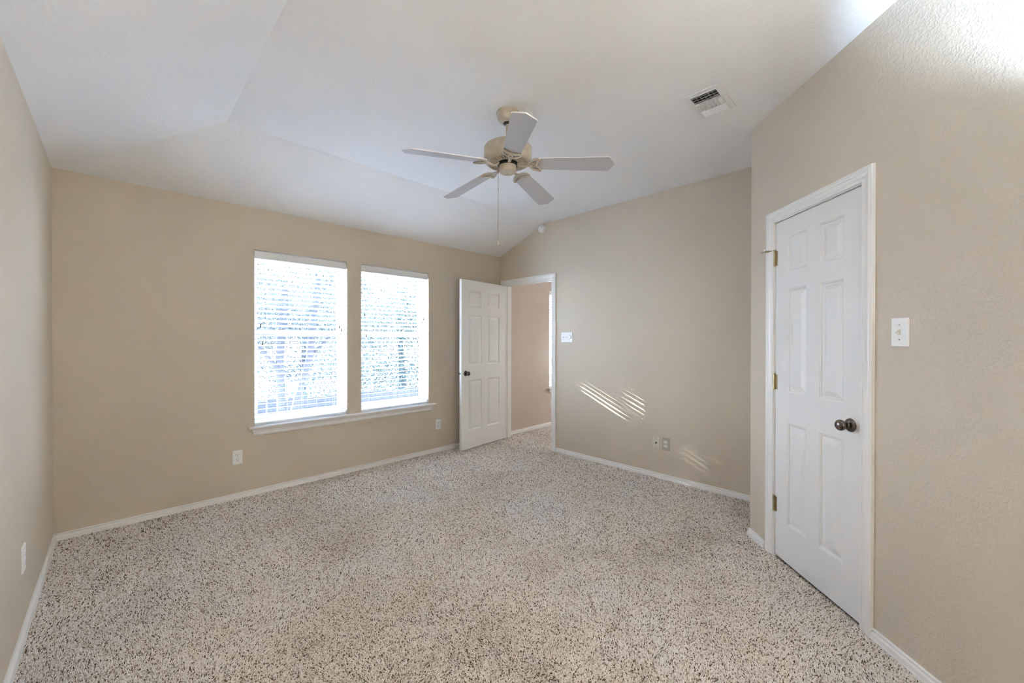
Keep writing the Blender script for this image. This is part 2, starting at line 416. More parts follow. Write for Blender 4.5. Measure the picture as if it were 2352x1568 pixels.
# make sure the thickness grows upward
co.data.update()
md.offset = -1.0 if co.data.polygons[2].normal.z > 0 else 1.0
md.offset = 1.0 if co.data.polygons[2].normal.z > 0 else -1.0
c = MB().box(0.10, 3.4, -3.42, 0.02, 2.4452, 2.56)
struct(c, 'ceiling_hall', M['ceiling'], 'flat white ceiling of the next room', 'ceiling')

# ------------------------------------------------------------------ baseboards
BB = [(0, 0.0), (0, 0.050), (0.006, 0.050), (0.009, 0.046), (0.0085, 0.042), (0.0035, 0.0375), (0.0045, 0.034), (0.0125, 0.029), (0.0135, 0.012), (0.0155, 0.0075), (0.0155, 0.0)]
def baseboard(name, fr, x0, x1, label, e0=0.0, e1=0.0):
    """e0/e1: how much each end lengthens per unit of projection (mitres)"""
    b = MB(); n = len(BB); v = []
    for xe, e in ((x0, e0), (x1, e1)):
        for o, z in BB: v.append((xe+e*o, -o, z))
    fs = [(k, (k+1) % n, n+(k+1) % n, n+k) for k in range(n)] + [tuple(range(n-1, -1, -1)), tuple(range(n, 2*n))]
    b.add(v, fs, 0, False, fmat(fr))
    return struct(b, name, M['trim'], label, 'baseboard')
baseboard('baseboard_back', 'A', -L, -0.001, 'white baseboard under the two windows', 1, -1)
baseboard('baseboard_right', 'B', 0.979, -DY, 'white baseboard along the wall right of the doorway', 0, -1)
baseboard('baseboard_left', 'C', BACK, 0, 'white baseboard along the left wall', 0, -1)
baseboard('baseboard_diagonal', 'D', -0.004, 0.163, 'short white baseboard between wall corner and closet door casing', -0.9, 0)
baseboard('baseboard_diagonal', 'D', 0.925, 2.9, 'white baseboard right of the closet door', 0, 0)
b = MB().add([(0.13, -o, z) for o, z in BB] + [(3.28, -o, z) for o, z in BB], [(k, (k+1) % len(BB), len(BB)+(k+1) % len(BB), len(BB)+k) for k in range(len(BB))] + [tuple(range(len(BB)-1, -1, -1)), tuple(range(len(BB), 2*len(BB)))])
struct(b, 'baseboard_hall', M['trim'], 'white baseboard seen through the open doorway', 'baseboard')

# ------------------------------------------------------------------ casings
CASE = [(0, 0), (0, 0.009), (0.004, 0.0115), (0.010, 0.0115), (0.014, 0.009), (0.024, 0.010), (0.036, 0.0135), (0.040, 0.0165), (0.046, 0.0175), (0.052, 0.0165), (0.054, 0.0150), (0.056, 0.0165), (0.060, 0.0165), (0.063, 0.014), (0.063, 0)]
def casing(name, fr, a0, a1, h, label, jamb0, jamb1, jh, depth, stop_y, lw=None):
    X = fmat(fr); mb = MB()
    path = [(a0, 0.0), (a0, h), (a1, h), (a1, 0.0)]; outs = [(-1, 0), (-1, 1), (1, 1), (1, 0)]
    mb.sweep(path, outs, CASE, lambda p, q, v: X @ Vector((p, -v, q)))
    # jambs with door stops
    mb.box(jamb0-0.018, jamb0, 0.0, depth, 0, jh+0.018, X=X); mb.box(jamb1, jamb1+0.018, 0.0, depth, 0, jh+0.018, X=X)
    mb.box(jamb0-0.018, jamb1+0.018, 0.0, depth, jh, jh+0.018, X=X)
    mb.box(jamb0, jamb0+0.010, stop_y, stop_y+0.034, 0, jh, X=X); mb.box(jamb1-0.010, jamb1, stop_y, stop_y+0.034, 0, jh, X=X)
    mb.box(jamb0, jamb1, stop_y, stop_y+0.034, jh-0.010, jh, X=X)
    return struct(mb, name, M['trim'], label, 'door frame')
casing('trim_1', 'B', 0.094, 0.913, 2.055, 'white door frame around the doorway into the next room', 0.099, 0.907, 2.050, 0.12, 0.040)
casing('trim_2', 'D', 0.245, 0.866, 2.047, 'white moulded door frame around the narrow closet door', 0.2495, 0.8615, 2.042, 0.11, 0.040)

# ------------------------------------------------------------------ six-panel doors
def six_panel(Wd, Ht, T, stile, mull):
    pw = (Wd-2*stile-mull)/2
    xs = [0, stile, stile+pw, stile+pw+mull, Wd-stile, Wd]
    zs = [0, 0.222, 0.826, 1.005, 1.612, 1.712, 1.922, Ht]
    prof = [(0, 0), (0.0045, 0.0030), (0.0075, 0.0034), (0.0120, 0.0092), (0.0170, 0.0100), (0.043, 0.0026), (0.0445, 0.0024)]
    mb = MB()
    for side in (0, 1):
        def P(x, z, d): return (x, d if side == 0 else T-d, z)
        for i in range(5):
            for j in range(7):
                x0, x1, z0, z1 = xs[i], xs[i+1], zs[j], zs[j+1]
                if i in (1, 3) and j in (1, 3, 5):
                    prev = None; v = []; fs = []
                    for k, (ins, d) in enumerate(prof):
                        v += [P(x0+ins, z0+ins, d), P(x1-ins, z0+ins, d), P(x1-ins, z1-ins, d), P(x0+ins, z1-ins, d)]
                        if k:
                            for e in range(4):
                                g = (e+1) % 4; fs.append((4*k-4+e, 4*k-4+g, 4*k+g, 4*k+e))
                    fs.append(tuple(4*(len(prof)-1)+e for e in range(4)))
                    mb.add(v, fs)
                else:
                    mb.add([P(x0, z0, 0), P(x1, z0, 0), P(x1, z1, 0), P(x0, z1, 0)], [(0, 1, 2, 3)])
    for (p, q) in (((0, 0), (Wd, 0)), ((Wd, 0), (Wd, Ht)), ((Wd, Ht), (0, Ht)), ((0, Ht), (0, 0))):
        mb.add([(p[0], 0, p[1]), (q[0], 0, q[1]), (q[0], T, q[1]), (p[0], T, p[1])], [(0, 1, 2, 3)])
    # weld
    idx = {}; nv = []; remap = []
    for p in mb.v:
        k = (round(p.x, 5), round(p.y, 5), round(p.z, 5))
        if k not in idx: idx[k] = len(nv); nv.append(p)
        remap.append(idx[k])
    mb.v = nv; mb.f = [[remap[i] for i in fc] for fc in mb.f]
    return mb
KNOB = [(0.0, 0.066), (0.010, 0.0655), (0.018, 0.063), (0.0235, 0.058), (0.0262, 0.051), (0.0262, 0.046), (0.0235, 0.039), (0.018, 0.033), (0.0125, 0.029), (0.0105, 0.025), (0.0105, 0.016), (0.0125, 0.013)]
ROSE = [(0.014, 0.014), (0.022, 0.0125), (0.028, 0.009), (0.0315, 0.004), (0.0325, 0.0)]
def knob(parent, x, z, y, outward=-1):
    X = Matrix.Translation((x, y, z)) @ (ROT_OUT if outward < 0 else Matrix.Rotation(-PI/2, 4, 'X'))
    k = MB().lathe(KNOB, 36, X=X).build('door_knob', M['bronze'], parent, sharp=60)
    MB().lathe(ROSE, 36, X=X).build('rosette', M['bronze'], k, sharp=60)
    k['label'] = 'dark nickel round door knob'
    return k
def hinge(parent, x, z, y, hgt=0.089):
    mb = MB()
    for i in range(5):
        z0 = z-hgt/2+i*hgt/5
        mb.lathe([(0.0058, z0+0.0005), (0.0062, z0+0.001), (0.0062, z0+hgt/5-0.001), (0.0058, z0+hgt/5-0.0005)], 14, X=Matrix.Translation((x, y, 0)))
    mb.lathe([(0.0, z-hgt/2-0.004), (0.004, z-hgt/2-0.003), (0.005, z-hgt/2)], 14, X=Matrix.Translation((x, y, 0)))
    mb.lathe([(0.005, z+hgt/2), (0.0066, z+hgt/2+0.001), (0.0066, z+hgt/2+0.004), (0.003, z+hgt/2+0.006), (0, z+hgt/2+0.006)], 14, X=Matrix.Translation((x, y, 0)))
    mb.box(x+0.004, x+0.020, y+0.004, y+0.0065, z-hgt/2, z+hgt/2)
    h = mb.build('hinge', M['brass'], parent); h['label'] = 'brass butt hinge'; return h

# bedroom door, swung open almost flat against the window wall
hx, hy = -0.020, -0.122
ang = math.atan2(-0.223+0.135, -0.823+0.039)       # direction of the leaf from hinge to free edge
DW = 0.800
d1 = empty('door_1', (hx, hy, 0), ang+PI)          # local +x points back to the hinge; room face is local -y
tag(d1, 'white six panel bedroom door standing open beside the windows', 'door', None, 'structure')
mb = six_panel(DW, 2.030, 0.035, 0.112, 0.105)
for p in mb.v: p.x -= DW; p.z += 0.014
leaf = mb.build('door_leaf', M['door'], d1)
knob(leaf, -DW+0.068, 0.925, 0.0, -1); knob(leaf, -DW+0.068, 0.925, 0.035, 1)
lp = MB().box(-DW-0.0012, -DW, 0.005, 0.030, 0.897, 0.953).build('latch_plate', M['steel'], leaf, bevel=0.0008); lp['label'] = 'bright steel latch plate'
MB().lathe([(0.0075, 0), (0.0075, 0.008), (0.006, 0.010), (0, 0.010)], 14, X=Matrix.Translation((-DW-0.001, 0.0175, 0.925)) @ Matrix.Rotation(-PI/2, 4, 'Y')).build('latch_bolt', M['bronze'], leaf)
mb = MB()
for z in (0.25, 1.05, 1.84):
    mb = MB().lathe([(0.006, z-0.045), (0.006, z+0.045)], 12, X=Matrix.Translation((0.004, 0.040, 0)))
    mb.box(-0.004, 0.002, 0.008, 0.038, z-0.045, z+0.045)
    h = mb.build('hinge', M['brass'], d1); h['label'] = 'brass butt hinge'

# closet door
loc, rz = on('D', 0.2525, 0.0, 0.004)
d2 = empty('door_2', loc, rz)
tag(d2, 'narrow white six panel closet door in the diagonal wall', 'door', None, 'structure')
CW = 0.606
mb = six_panel(CW, 2.022, 0.035, 0.104, 0.092)
for p in mb.v: p.z += 0.015
leaf2 = mb.build('door_leaf', M['door'], d2)
knob(leaf2, CW-0.060, 0.922, 0.0, -1)
MB().box(CW-0.0005, CW+0.0022, 0.0015, 0.028, 0.897, 0.953).build('latch_plate', M['bronze'], leaf2)
for i, z in enumerate((1.824, 1.072, 0.326)):
    h = hinge(d2, -0.004, z, -0.0065)
    if i == 0:
        mb = MB()
        zt = z+0.052
        mb.lathe([(0.0085, zt-0.002), (0.0085, zt+0.002)], 14, X=Matrix.Translation((-0.004, -0.0065, 0)))
        mb.tube([(-0.008, -0.009, zt), (-0.030, -0.022, zt), (-0.050, -0.036, zt)], 0.0028, 8)
        mb.tube([(-0.034, -0.024, zt), (-0.050, -0.036, zt)], 0.0055, 10)
        mb.tube([(-0.050, -0.036, zt), (-0.072, -0.050, zt)], 0.0024, 8)
        hs = mb.build('hinge_pin_door_stop', M['brass'], h); hs['label'] = 'brass hinge pin door stop'
        X = Matrix.Translation((-0.052, -0.037, zt+0.010))
        MB().lathe([(0, 0.007), (0.005, 0.0055), (0.0072, 0.001), (0.0065, -0.004), (0.003, -0.0075), (0.002, -0.010)], 16, X=X).build('bumper', M['plastic'], h)

# ------------------------------------------------------------------ windows
def window(name, w, label):
    a, b = w; cx = (a+b)/2
    e = empty(name, (cx, RD, WZ0)); tag(e, label, 'window', None, 'structure')
    hw = (b-a)/2; hh = WZ1-WZ0; zm = 0.790
    fr = MB(); t = 0.020
    fr.box(-hw, -hw+t, 0, 0.065, 0, hh); fr.box(hw-t, hw, 0, 0.065, 0, hh); fr.box(-hw+t, hw-t, 0, 0.065, hh-t, hh); fr.box(-hw+t, hw-t, 0, 0.065, 0, t)
    fr.box(-hw+t, -hw+t+0.012, 0.012, 0.02, t, hh-t); fr.box(hw-t-0.012, hw-t, 0.012, 0.02, t, hh-t)
    fr.build('window_frame', M['vinyl'], e, bevel=0.002)
    def sash(z0, z1, y0, nm, rail_b, rail_t):
        s_ = MB(); k = 0.026; x0, x1 = -hw+t+0.001, hw-t-0.001
        s_.box(x0, x0+k, y0, y0+0.026, z0, z1); s_.box(x1-k, x1, y0, y0+0.026, z0, z1)
        s_.box(x0+k, x1-k, y0, y0+0.026, z0, z0+rail_b); s_.box(x0+k, x1-k, y0, y0+0.026, z1-rail_t, z1)
        so = s_.build(nm, M['vinyl'], e, bevel=0.002)
        MB().box(x0+k-0.004, x1-k+0.004, y0+0.011, y0+0.015, z0+rail_b-0.004, z1-rail_t+0.004).build('window_pane', M['glass'], so)
        return so
    lo = sash(t, zm+0.02, 0.006, 'lower_sash', 0.045, 0.040)
    for x in (-0.16, 0.16):
        MB().box(x-0.030, x+0.030, 0.002, 0.024, zm+0.021, zm+0.030).box(x-0.012, x+0.014, -0.003, 0.012, zm+0.030, zm+0.036).build('sash_lock', M['vinyl'], lo, bevel=0.002)
    sash(zm-0.02, hh-t, 0.034, 'upper_sash', 0.040, 0.036)
    return e
window('window_1', W1, 'left large white window behind half-open blinds')
window('window_2', W2, 'right large white window nearest the open door')
window('window_3', W3, 'sliver of window seen through the open doorway')

APR = [(0.0, 0.0), (0.030, 0.0), (0.029, -0.012), (0.021, -0.020), (0.020, -0.030), (0.015, -0.034), (0.0145, -0.050), (0.010, -0.062), (0.0, -0.062)]
def stool(name, x0, x1, wins, label):
    mb = MB()
    pr = [(0.046, WZ0-0.018), (0.050, WZ0-0.013), (0.050, WZ0-0.005), (0.046, WZ0), (0.0, WZ0), (0.0, WZ0-0.018)]
    v = [(x0, -o, z) for o, z in pr] + [(x1, -o, z) for o, z in pr]; n_ = len(pr)
    mb.add(v, [(k, (k+1) % n_, n_+(k+1) % n_, n_+k) for k in range(n_)] + [tuple(range(n_-1, -1, -1)), tuple(range(n_, 2*n_))])
    for a, b in wins: mb.box(a+0.001, b-0.001, -0.001, WT, WZ0-0.018, WZ0)
    zt = WZ0-0.018; n_ = len(APR)
    v = [(x0+0.050-o, -o, zt+z) for o, z in APR] + [(x1-0.050+o, -o, zt+z) for o, z in APR]
    mb.add(v, [(k, (k+1) % n_, n_+(k+1) % n_, n_+k) for k in range(n_)] + [tuple(range(n_-1, -1, -1)), tuple(range(n_, 2*n_))])
    return struct(mb, name, M['trim'], label, 'window sill')
stool('trim_3', -2.908, -1.058, (W1, W2), 'long white sill and apron under the two windows')
stool('trim_4', W3[0]-0.044, W3[1]+0.044, (W3,), 'end of a white sill seen through the open doorway')

# ------------------------------------------------------------------ blinds
def blind(w, label, cords, seed):
    a, b = w; cx = (a+b)/2; hw = (b-a)/2
    rnd = random.Random(seed)
    e = empty('window_blind', (cx, 0.040, WZ0)); tag(e, label, 'blind', 'white horizontal slat blinds in the windows')
    hh = WZ1-WZ0
    # valance with a routed face, gap of 8 mm over it
    zt, zb = hh-0.009, hh-0.074
    pr = [(0.006, zt), (-0.002, zt-0.001), (-0.0040, zt-0.006), (-0.0025, zt-0.010), (-0.0025, zt-0.050), (-0.0045, zt-0.056), (-0.002, zb+0.001), (0.006, zb)]
    yf = -0.032; v = [(-hw+0.004, yf+o, z) for o, z in pr] + [(hw-0.009, yf+o, z) for o, z in pr]; n_ = len(pr)
    vb = MB().add(v, [(k, (k+1) % n_, n_+(k+1) % n_, n_+k) for k in range(n_)] + [tuple(range(n_-1, -1, -1)), tuple(range(n_, 2*n_))])
    vb.build('valance', M['valance'], e)
    MB().box(-hw+0.006, hw-0.010, -0.022, 0.030, hh-0.060, hh-0.012).build('headrail', M['blind'], e)
    # slats
    sl = MB(); pitch = 0.0428; z = 0.050; tilt0 = math.radians(17.6); k = 0
    while z < hh-0.075:
        t_ = tilt0 + math.radians(rnd.uniform(-1.6, 1.6)) + math.radians(1.2 if k % 2 else -1.2)
        sag = rnd.uniform(-0.0008, 0.0008); ca, sa = math.cos(t_), math.sin(t_); x0, x1 = -hw+0.006, hw-0.010
        yy = [-0.0245, -0.0235, -0.012, 0.0, 0.012, 0.0235, 0.0245]; vt = []
        for xe in (x0, x1):
            for q in yy:
                crown = 0.0012*(1-(q/0.0245)**2); th = 0.0014
                for sgn in (1, -1):
                    h_ = crown+sgn*th; vt.append((xe, q*ca+h_*sa, z+sag-q*sa+h_*ca))
        m2 = len(yy); fs = []
        for i in range(m2-1):
            for s2 in (0, 1):
                p0, p1 = 2*i+s2, 2*(i+1)+s2; fs.append((p0, p1, 2*m2+p1, 2*m2+p0))
        fs.append((0, 1, 2*m2+1, 2*m2)); fs.append((2*m2-2, 2*m2-1, 4*m2-1, 4*m2-2))
        for base in (0, 2*m2):
            for i in range(m2-1): fs.append((base+2*i, base+2*i+1, base+2*i+3, base+2*i+2))
        sl.add(vt, fs); z += pitch; k += 1
    sl.build('slats', M['blind'], e)
    MB().box(-hw+0.006, hw-0.010, -0.024, 0.026, 0.004, 0.021).build('bottom_rail', M['blind'], e, bevel=0.003)
    for q in (-0.73, -0.02, 0.70):
        x = q*hw; mb = MB()
        for dy, dx in ((-0.026, 0.004), (0.026, 0.004), (-0.026, -0.004)): mb.tube([(x+dx, dy, 0.02), (x+dx, dy, hh-0.06)], 0.0007, 5)
        mb.box(x-0.008, x+0.008, -0.0258, -0.0235, 0.001, 0.010)
        mb.build('ladder_cord', M['cord'], e)
    for x, zend in cords:
        x -= cx; mb = MB().tube([(x, -0.0285, zend-WZ0), (x, -0.0285, hh-0.055)], 0.0010, 6)
        c_ = mb.build('pull_cord', M['cord'], e)
        t2 = MB().lathe([(0.0015, 0.012), (0.0035, 0.011), (0.0042, 0.004), (0.0036, 0.0), (0.0048, -0.006), (0.0066, -0.018), (0.0066, -0.021), (0.0, -0.0215)], 14, X=Matrix.Translation((x, -0.0285, zend-WZ0)))
        t2.build('cord_tassel', M['tassel'], c_)
    return e
blind(W1, 'white horizontal blind with four tassel cords in the left window', [(W1[0]+0.048, 1.452), (W1[0]+0.062, 1.300), (W1[1]-0.070, 1.458), (W1[1]-0.055, 1.428)], 3)
blind(W2, 'white horizontal blind in the right window beside the open door', [(W2[0]+0.040, 1.590), (W2[0]+0.056, 1.372), (W2[1]-0.060, 1.570), (W2[1]-0.078, 1.535)], 5)
blind(W3, 'sliver of a white blind in the window beyond the open doorway', [(W3[0]+0.024, 1.56), (W3[0]+0.050, 1.43)], 9)

# ------------------------------------------------------------------ ceiling fan
FX, FY, FZ = -1.955, -2.169, HC
fan = empty('ceiling_fan', (FX, FY, FZ)); tag(fan, 'five blade ceiling fan with speckled cream motor and pull chain', 'ceiling fan')
MB().lathe([(0.0, 0.0), (0.066, 0.0), (0.072, -0.003), (0.072, -0.009), (0.068, -0.014), (0.067, -0.030), (0.062, -0.046), (0.050, -0.060), (0.034, -0.068), (0.030, -0.068), (0.029, -0.060)], 40).build('canopy', M['fan'], fan)
MB().lathe([(0.0, -0.055), (0.0285, -0.058), (0.0285, -0.066), (0.018, -0.074), (0.014, -0.076)], 28).build('hanger_ball', M['black'], fan)
MB().lathe([(0.0125, -0.060), (0.0125, -0.216)], 20).build('downrod', M['fan'], fan)
mh = MB().lathe([(0.0, -0.196), (0.020, -0.196), (0.022, -0.204), (0.030, -0.207), (0.085, -0.208), (0.125, -0.212), (0.142, -0.218), (0.1485, -0.226), (0.1465, -0.229), (0.1465, -0.2335), (0.1485, -0.236), (0.1490, -0.273), (0.1470, -0.2755), (0.1470, -0.2785), (0.1485, -0.281), (0.1480, -0.297), (0.1420, -0.309), (0.1320, -0.316), (0.1220, -0.318), (0.1180, -0.314), (0.1180, -0.300)], 72)
mh.build('motor_housing', M['fan'], fan, sharp=25)
vg = MB()
for k in range(46):
    X = Matrix.Rotation(2*PI*k/46, 4, 'Z')
    vg.add([(0.072, -0.0032, -0.3190), (0.120, -0.0046, -0.3170), (0.120, 0.0046, -0.3170), (0.072, 0.0032, -0.3190), (0.072, -0.0032, -0.308), (0.120, -0.0046, -0.306), (0.120, 0.0046, -0.306), (0.072, 0.0032, -0.308)],
           [(0, 1, 2, 3), (4, 7, 6, 5), (0, 4, 5, 1), (2, 6, 7, 3), (1, 5, 6, 2), (0, 3, 7, 4)], 0, False, X)
vg.lathe([(0.062, -0.318), (0.076, -0.321), (0.078, -0.319), (0.076, -0.306), (0.062, -0.306)], 48)
vg.build('vent_grille', M['fan'], fan)
MB().lathe([(0.119, -0.306), (0.0, -0.306)], 40).lathe([(0.063, -0.306), (0.063, -0.330), (0.052, -0.334), (0.0, -0.334)], 40).build('vent_backing_neck', M['black'], fan)  # black disc behind the ribs stands in for shade inside the vents
sh = MB().lathe([(0.046, -0.318), (0.0515, -0.320), (0.0530, -0.326), (0.0530, -0.362), (0.0505, -0.371), (0.044, -0.376), (0.020, -0.379), (0.0, -0.3795)], 44)
for th in (20, 92, 164, 236, 308): sh.box(0.0515, 0.0536, -0.009, 0.009, -0.331, -0.327, 1, X=Matrix.Rotation(math.radians(th+18), 4, 'Z'))
sh = sh.build('switch_housing', [M['fan'], M['black']], fan)
MB().lathe([(0.0058, -0.3785), (0.0056, -0.382), (0.003, -0.3835), (0.0, -0.3835)], 14).build('end_screw', M['brass'], sh)
BZ = HC-2.426; DROOP = math.radians(4.4)
def blade(deg):
    P = Matrix.Rotation(math.radians(deg), 4, 'Z') @ Matrix.Translation((0, 0, -BZ)) @ Matrix.Rotation(DROOP, 4, 'Y') @ Matrix.Rotation(math.radians(-12.5), 4, 'X')
    r0, rc, r1 = 0.152, 0.618, 0.652
    out = [(r0, 0.030), (r0+0.012, 0.046), (r0+0.030, 0.0515)]
    out += [(r0+0.03+(rc-r0-0.05)*i/6, 0.0515+0.0135*i/6) for i in range(1, 7)]
    out += [(rc-0.010, 0.0655), (rc, 0.0630), (rc+0.006, 0.0570), (r1-0.004, 0.008), (r1, 0.0)]
    poly = out + [(x, -y) for x, y in reversed(out[:-1])]
    n_ = len(poly); t_ = 0.0055
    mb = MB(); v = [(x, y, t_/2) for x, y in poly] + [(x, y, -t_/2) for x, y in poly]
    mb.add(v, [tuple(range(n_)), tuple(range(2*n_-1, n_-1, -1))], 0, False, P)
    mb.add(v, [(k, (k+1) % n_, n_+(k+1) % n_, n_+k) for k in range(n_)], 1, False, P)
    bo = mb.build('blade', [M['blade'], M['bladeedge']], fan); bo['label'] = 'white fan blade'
    # iron: arm + open leaf-shaped bracket under the blade
    ir = MB()
    zb = -0.0095
    half = [(0.136, 0.0), (0.140, 0.017), (0.150, 0.033), (0.166, 0.045), (0.184, 0.053), (0.199, 0.057), (0.204, 0.055), (0.200, 0.043), (0.191, 0.027), (0.186, 0.012), (0.184, 0.0)]
    ring = half + [(x, -y) for x, y in reversed(half[1:-1])]
    ir.tube([(x, y, zb) for x, y in ring], 0.0072, 8, X=P, closed=True, flat=0.75)
    ir.tube([(0.158+0.0175*math.cos(2*PI*k/20), 0.0125*math.sin(2*PI*k/20), zb-0.001) for k in range(20)], 0.0052, 8, X=P, closed=True, flat=0.8)
    ir.tube([(0.174, 0.0, zb), (0.186, 0.0, zb)], 0.0055, 8, X=P)
    end = P @ Vector((0.140, 0, zb)); Rz = Matrix.Rotation(math.radians(deg), 4, 'Z')
    pts = [Rz @ Vector((0.056, 0, -0.322)), Rz @ Vector((0.066, 0, -0.326)), Rz @ Vector((0.078, 0, -0.336)), Rz @ Vector((0.092, 0, -0.343)), Rz @ Vector((0.108, 0, -0.343)), Rz @ Vector((0.124, 0, -0.340)), end]
    ir.tube(pts, [0.010, 0.0098, 0.0092, 0.0090, 0.0090, 0.0092, 0.0095], 10, flat=0.8)
    ir.build('blade_iron', M['fan'], bo)
    sc_ = MB()
    for q in (0.006, -0.006): sc_.lathe([(0.0035, 0), (0.003, 0.0015), (0, 0.002)], 10, X=Rz @ Matrix.Translation((0.062, q, -0.334)) @ Matrix.Rotation(PI, 4, 'X'))
    sc_.build('iron_screw', M['brass'], bo)
for d in (161.3, 233.3, 305.3, 17.3, 89.3): blade(d)
cxp, cyp = -0.0405, 0.0400
zc = 1.928-HC
pc = MB().tube([(cxp*0.93, cyp*0.93, -0.352), (cxp*1.03, cyp*1.03, -0.353), (cxp*1.05, cyp*1.05, -0.362), (cxp*1.05, cyp*1.05, zc+0.018)], 0.0012, 6)
for z in (-0.475, zc+0.115): pc.lathe([(0.0013, z+0.006), (0.0024, z+0.004), (0.0024, z-0.004), (0.0013, z-0.006)], 10, X=Matrix.Translation((cxp*1.05, cyp*1.05, 0)))
pc = pc.build('pull_chain', M['brass'], fan)
MB().lathe([(0.0015, 0.020), (0.0035, 0.018), (0.0050, 0.008), (0.0058, -0.004), (0.0050, -0.010), (0.0, -0.012)], 14, X=Matrix.Translation((cxp*1.05, cyp*1.05, zc))).build('chain_pull', M['ivory'], pc)

# ------------------------------------------------------------------ ceiling air vent
ve = empty('air_vent', (-1.180, -3.100, HC)); tag(ve, 'white metal louvred air vent set in the flat ceiling', 'vent')
hx_, hy_ = 0.152, 0.098
fl_ = MB()
ix, iy = 0.122, 0.070
for (x0, x1, y0, y1) in ((-hx_, hx_, -hy_, -iy), (-hx_, hx_, iy, hy_), (-hx_, -ix, -iy, iy), (ix, hx_, -iy, iy)):
    fl_.box(x0, x1, y0, y1, -0.006, 0.0)
# stepped inner lip
for (x0, x1, y0, y1) in ((-ix-0.006, ix+0.006, -iy-0.004, -iy), (-ix-0.006, ix+0.006, iy, iy+0.004), (-ix-0.004, -ix, -iy, iy), (ix, ix+0.004, -iy, iy)):
    fl_.box(x0, x1, y0, y1, -0.010, -0.006)
fl_.build('flange', M['vent'], ve)
MB().box(-ix, ix, -iy, iy, -0.0015, -0.0005).build('dark_duct_backing', M['dark'], ve)  # dark sheet stands in for the shaded hollow of the duct
lv = MB()
def louver(x0, y0, x1, y1, dx, dy, top=-0.002, bot=-0.020):
    """thin curved blade from (x0,y0) to (x1,y1), leaning by (dx,dy) towards its lower edge"""
    v = []; st = [(0, top), (0.35, top-0.006), (0.75, bot+0.004), (1.0, bot)]
    for s_, z in st:
        for o in (0.0, 0.0012):
            nx, ny = (0.0, 1.0) if abs(dx) < 1e-6 else (1.0, 0.0)
            v += [(x0+dx*s_+nx*o, y0+dy*s_+ny*o, z), (x1+dx*s_+nx*o, y1+dy*s_+ny*o, z)]
    fs = []
    for i in range(3):
        b_ = 4*i
        fs += [(b_, b_+1, b_+5, b_+4), (b_+2, b_+6, b_+7, b_+3), (b_, b_+4, b_+6, b_+2), (b_+1, b_+3, b_+7, b_+5)]
    fs += [(0, 2, 3, 1), (12, 13, 15, 14)]
    lv.add(v, fs)
for k in range(3): louver(-0.104+0.025*k, -iy, -0.104+0.025*k, iy, -0.009, 0.0, -0.002, -0.013)          # first bank blows towards -x
for k in range(6): louver(-0.030, -0.067+0.0225*k, 0.045, -0.067+0.0225*k, 0.0, 0.016)   # middle bank
for k in range(3): louver(0.052+0.022*k, -iy, 0.052+0.022*k, iy, 0.020, 0.0)             # third bank
lv.box(-0.036, -0.033, -iy, iy, -0.016, -0.001); lv.box(0.046, 0.049, -iy, iy, -0.016, -0.001)
lv.build('louvers', M['vent'], ve)
vv = MB()
for k in range(5): vv.box(-ix, -0.036, -0.047+0.0225*k, -0.0450+0.0225*k, -0.009, -0.001)
vv.build('damper_vanes', M['steel'], ve)
MB().lathe([(0.0035, 0), (0.003, -0.002), (0, -0.0025)], 12, X=Matrix.Translation((-0.137, 0.02, -0.006))).build('screw', M['steel'], ve)
MB().lathe([(0.0035, 0), (0.003, -0.002), (0, -0.0025)], 12, X=Matrix.Translation((0.137, -0.01, -0.006))).build('screw', M['steel'], ve)

# ------------------------------------------------------------------ smoke detector
loc, rz = on('B', 0.768, 2.676)
de = empty('smoke_detector', loc, rz); tag(de, 'round white detector high on the wall by the sloped ceiling', 'smoke detector')
X = ROT_OUT
MB().lathe([(0.0445, 0.0), (0.0445, 0.010), (0.043, 0.012)], 44, X=X).build('base_ring', M['plastic'], de)
MB().lathe([(0.042, 0.010), (0.0445, 0.014), (0.0445, 0.030), (0.043, 0.036), (0.038, 0.0395), (0.026, 0.0415), (0.0, 0.0425)], 44, X=X).build('cover', M['plastic'], de)
for x, z in ((0.004, 0.024), (0.021, 0.015)):
    MB().lathe([(0.0042, 0.039), (0.0042, 0.0432), (0.0, 0.0434)], 12, X=Matrix.Translation((x, 0, z)) @ X).build('sounder_hole', M['tassel'], de)

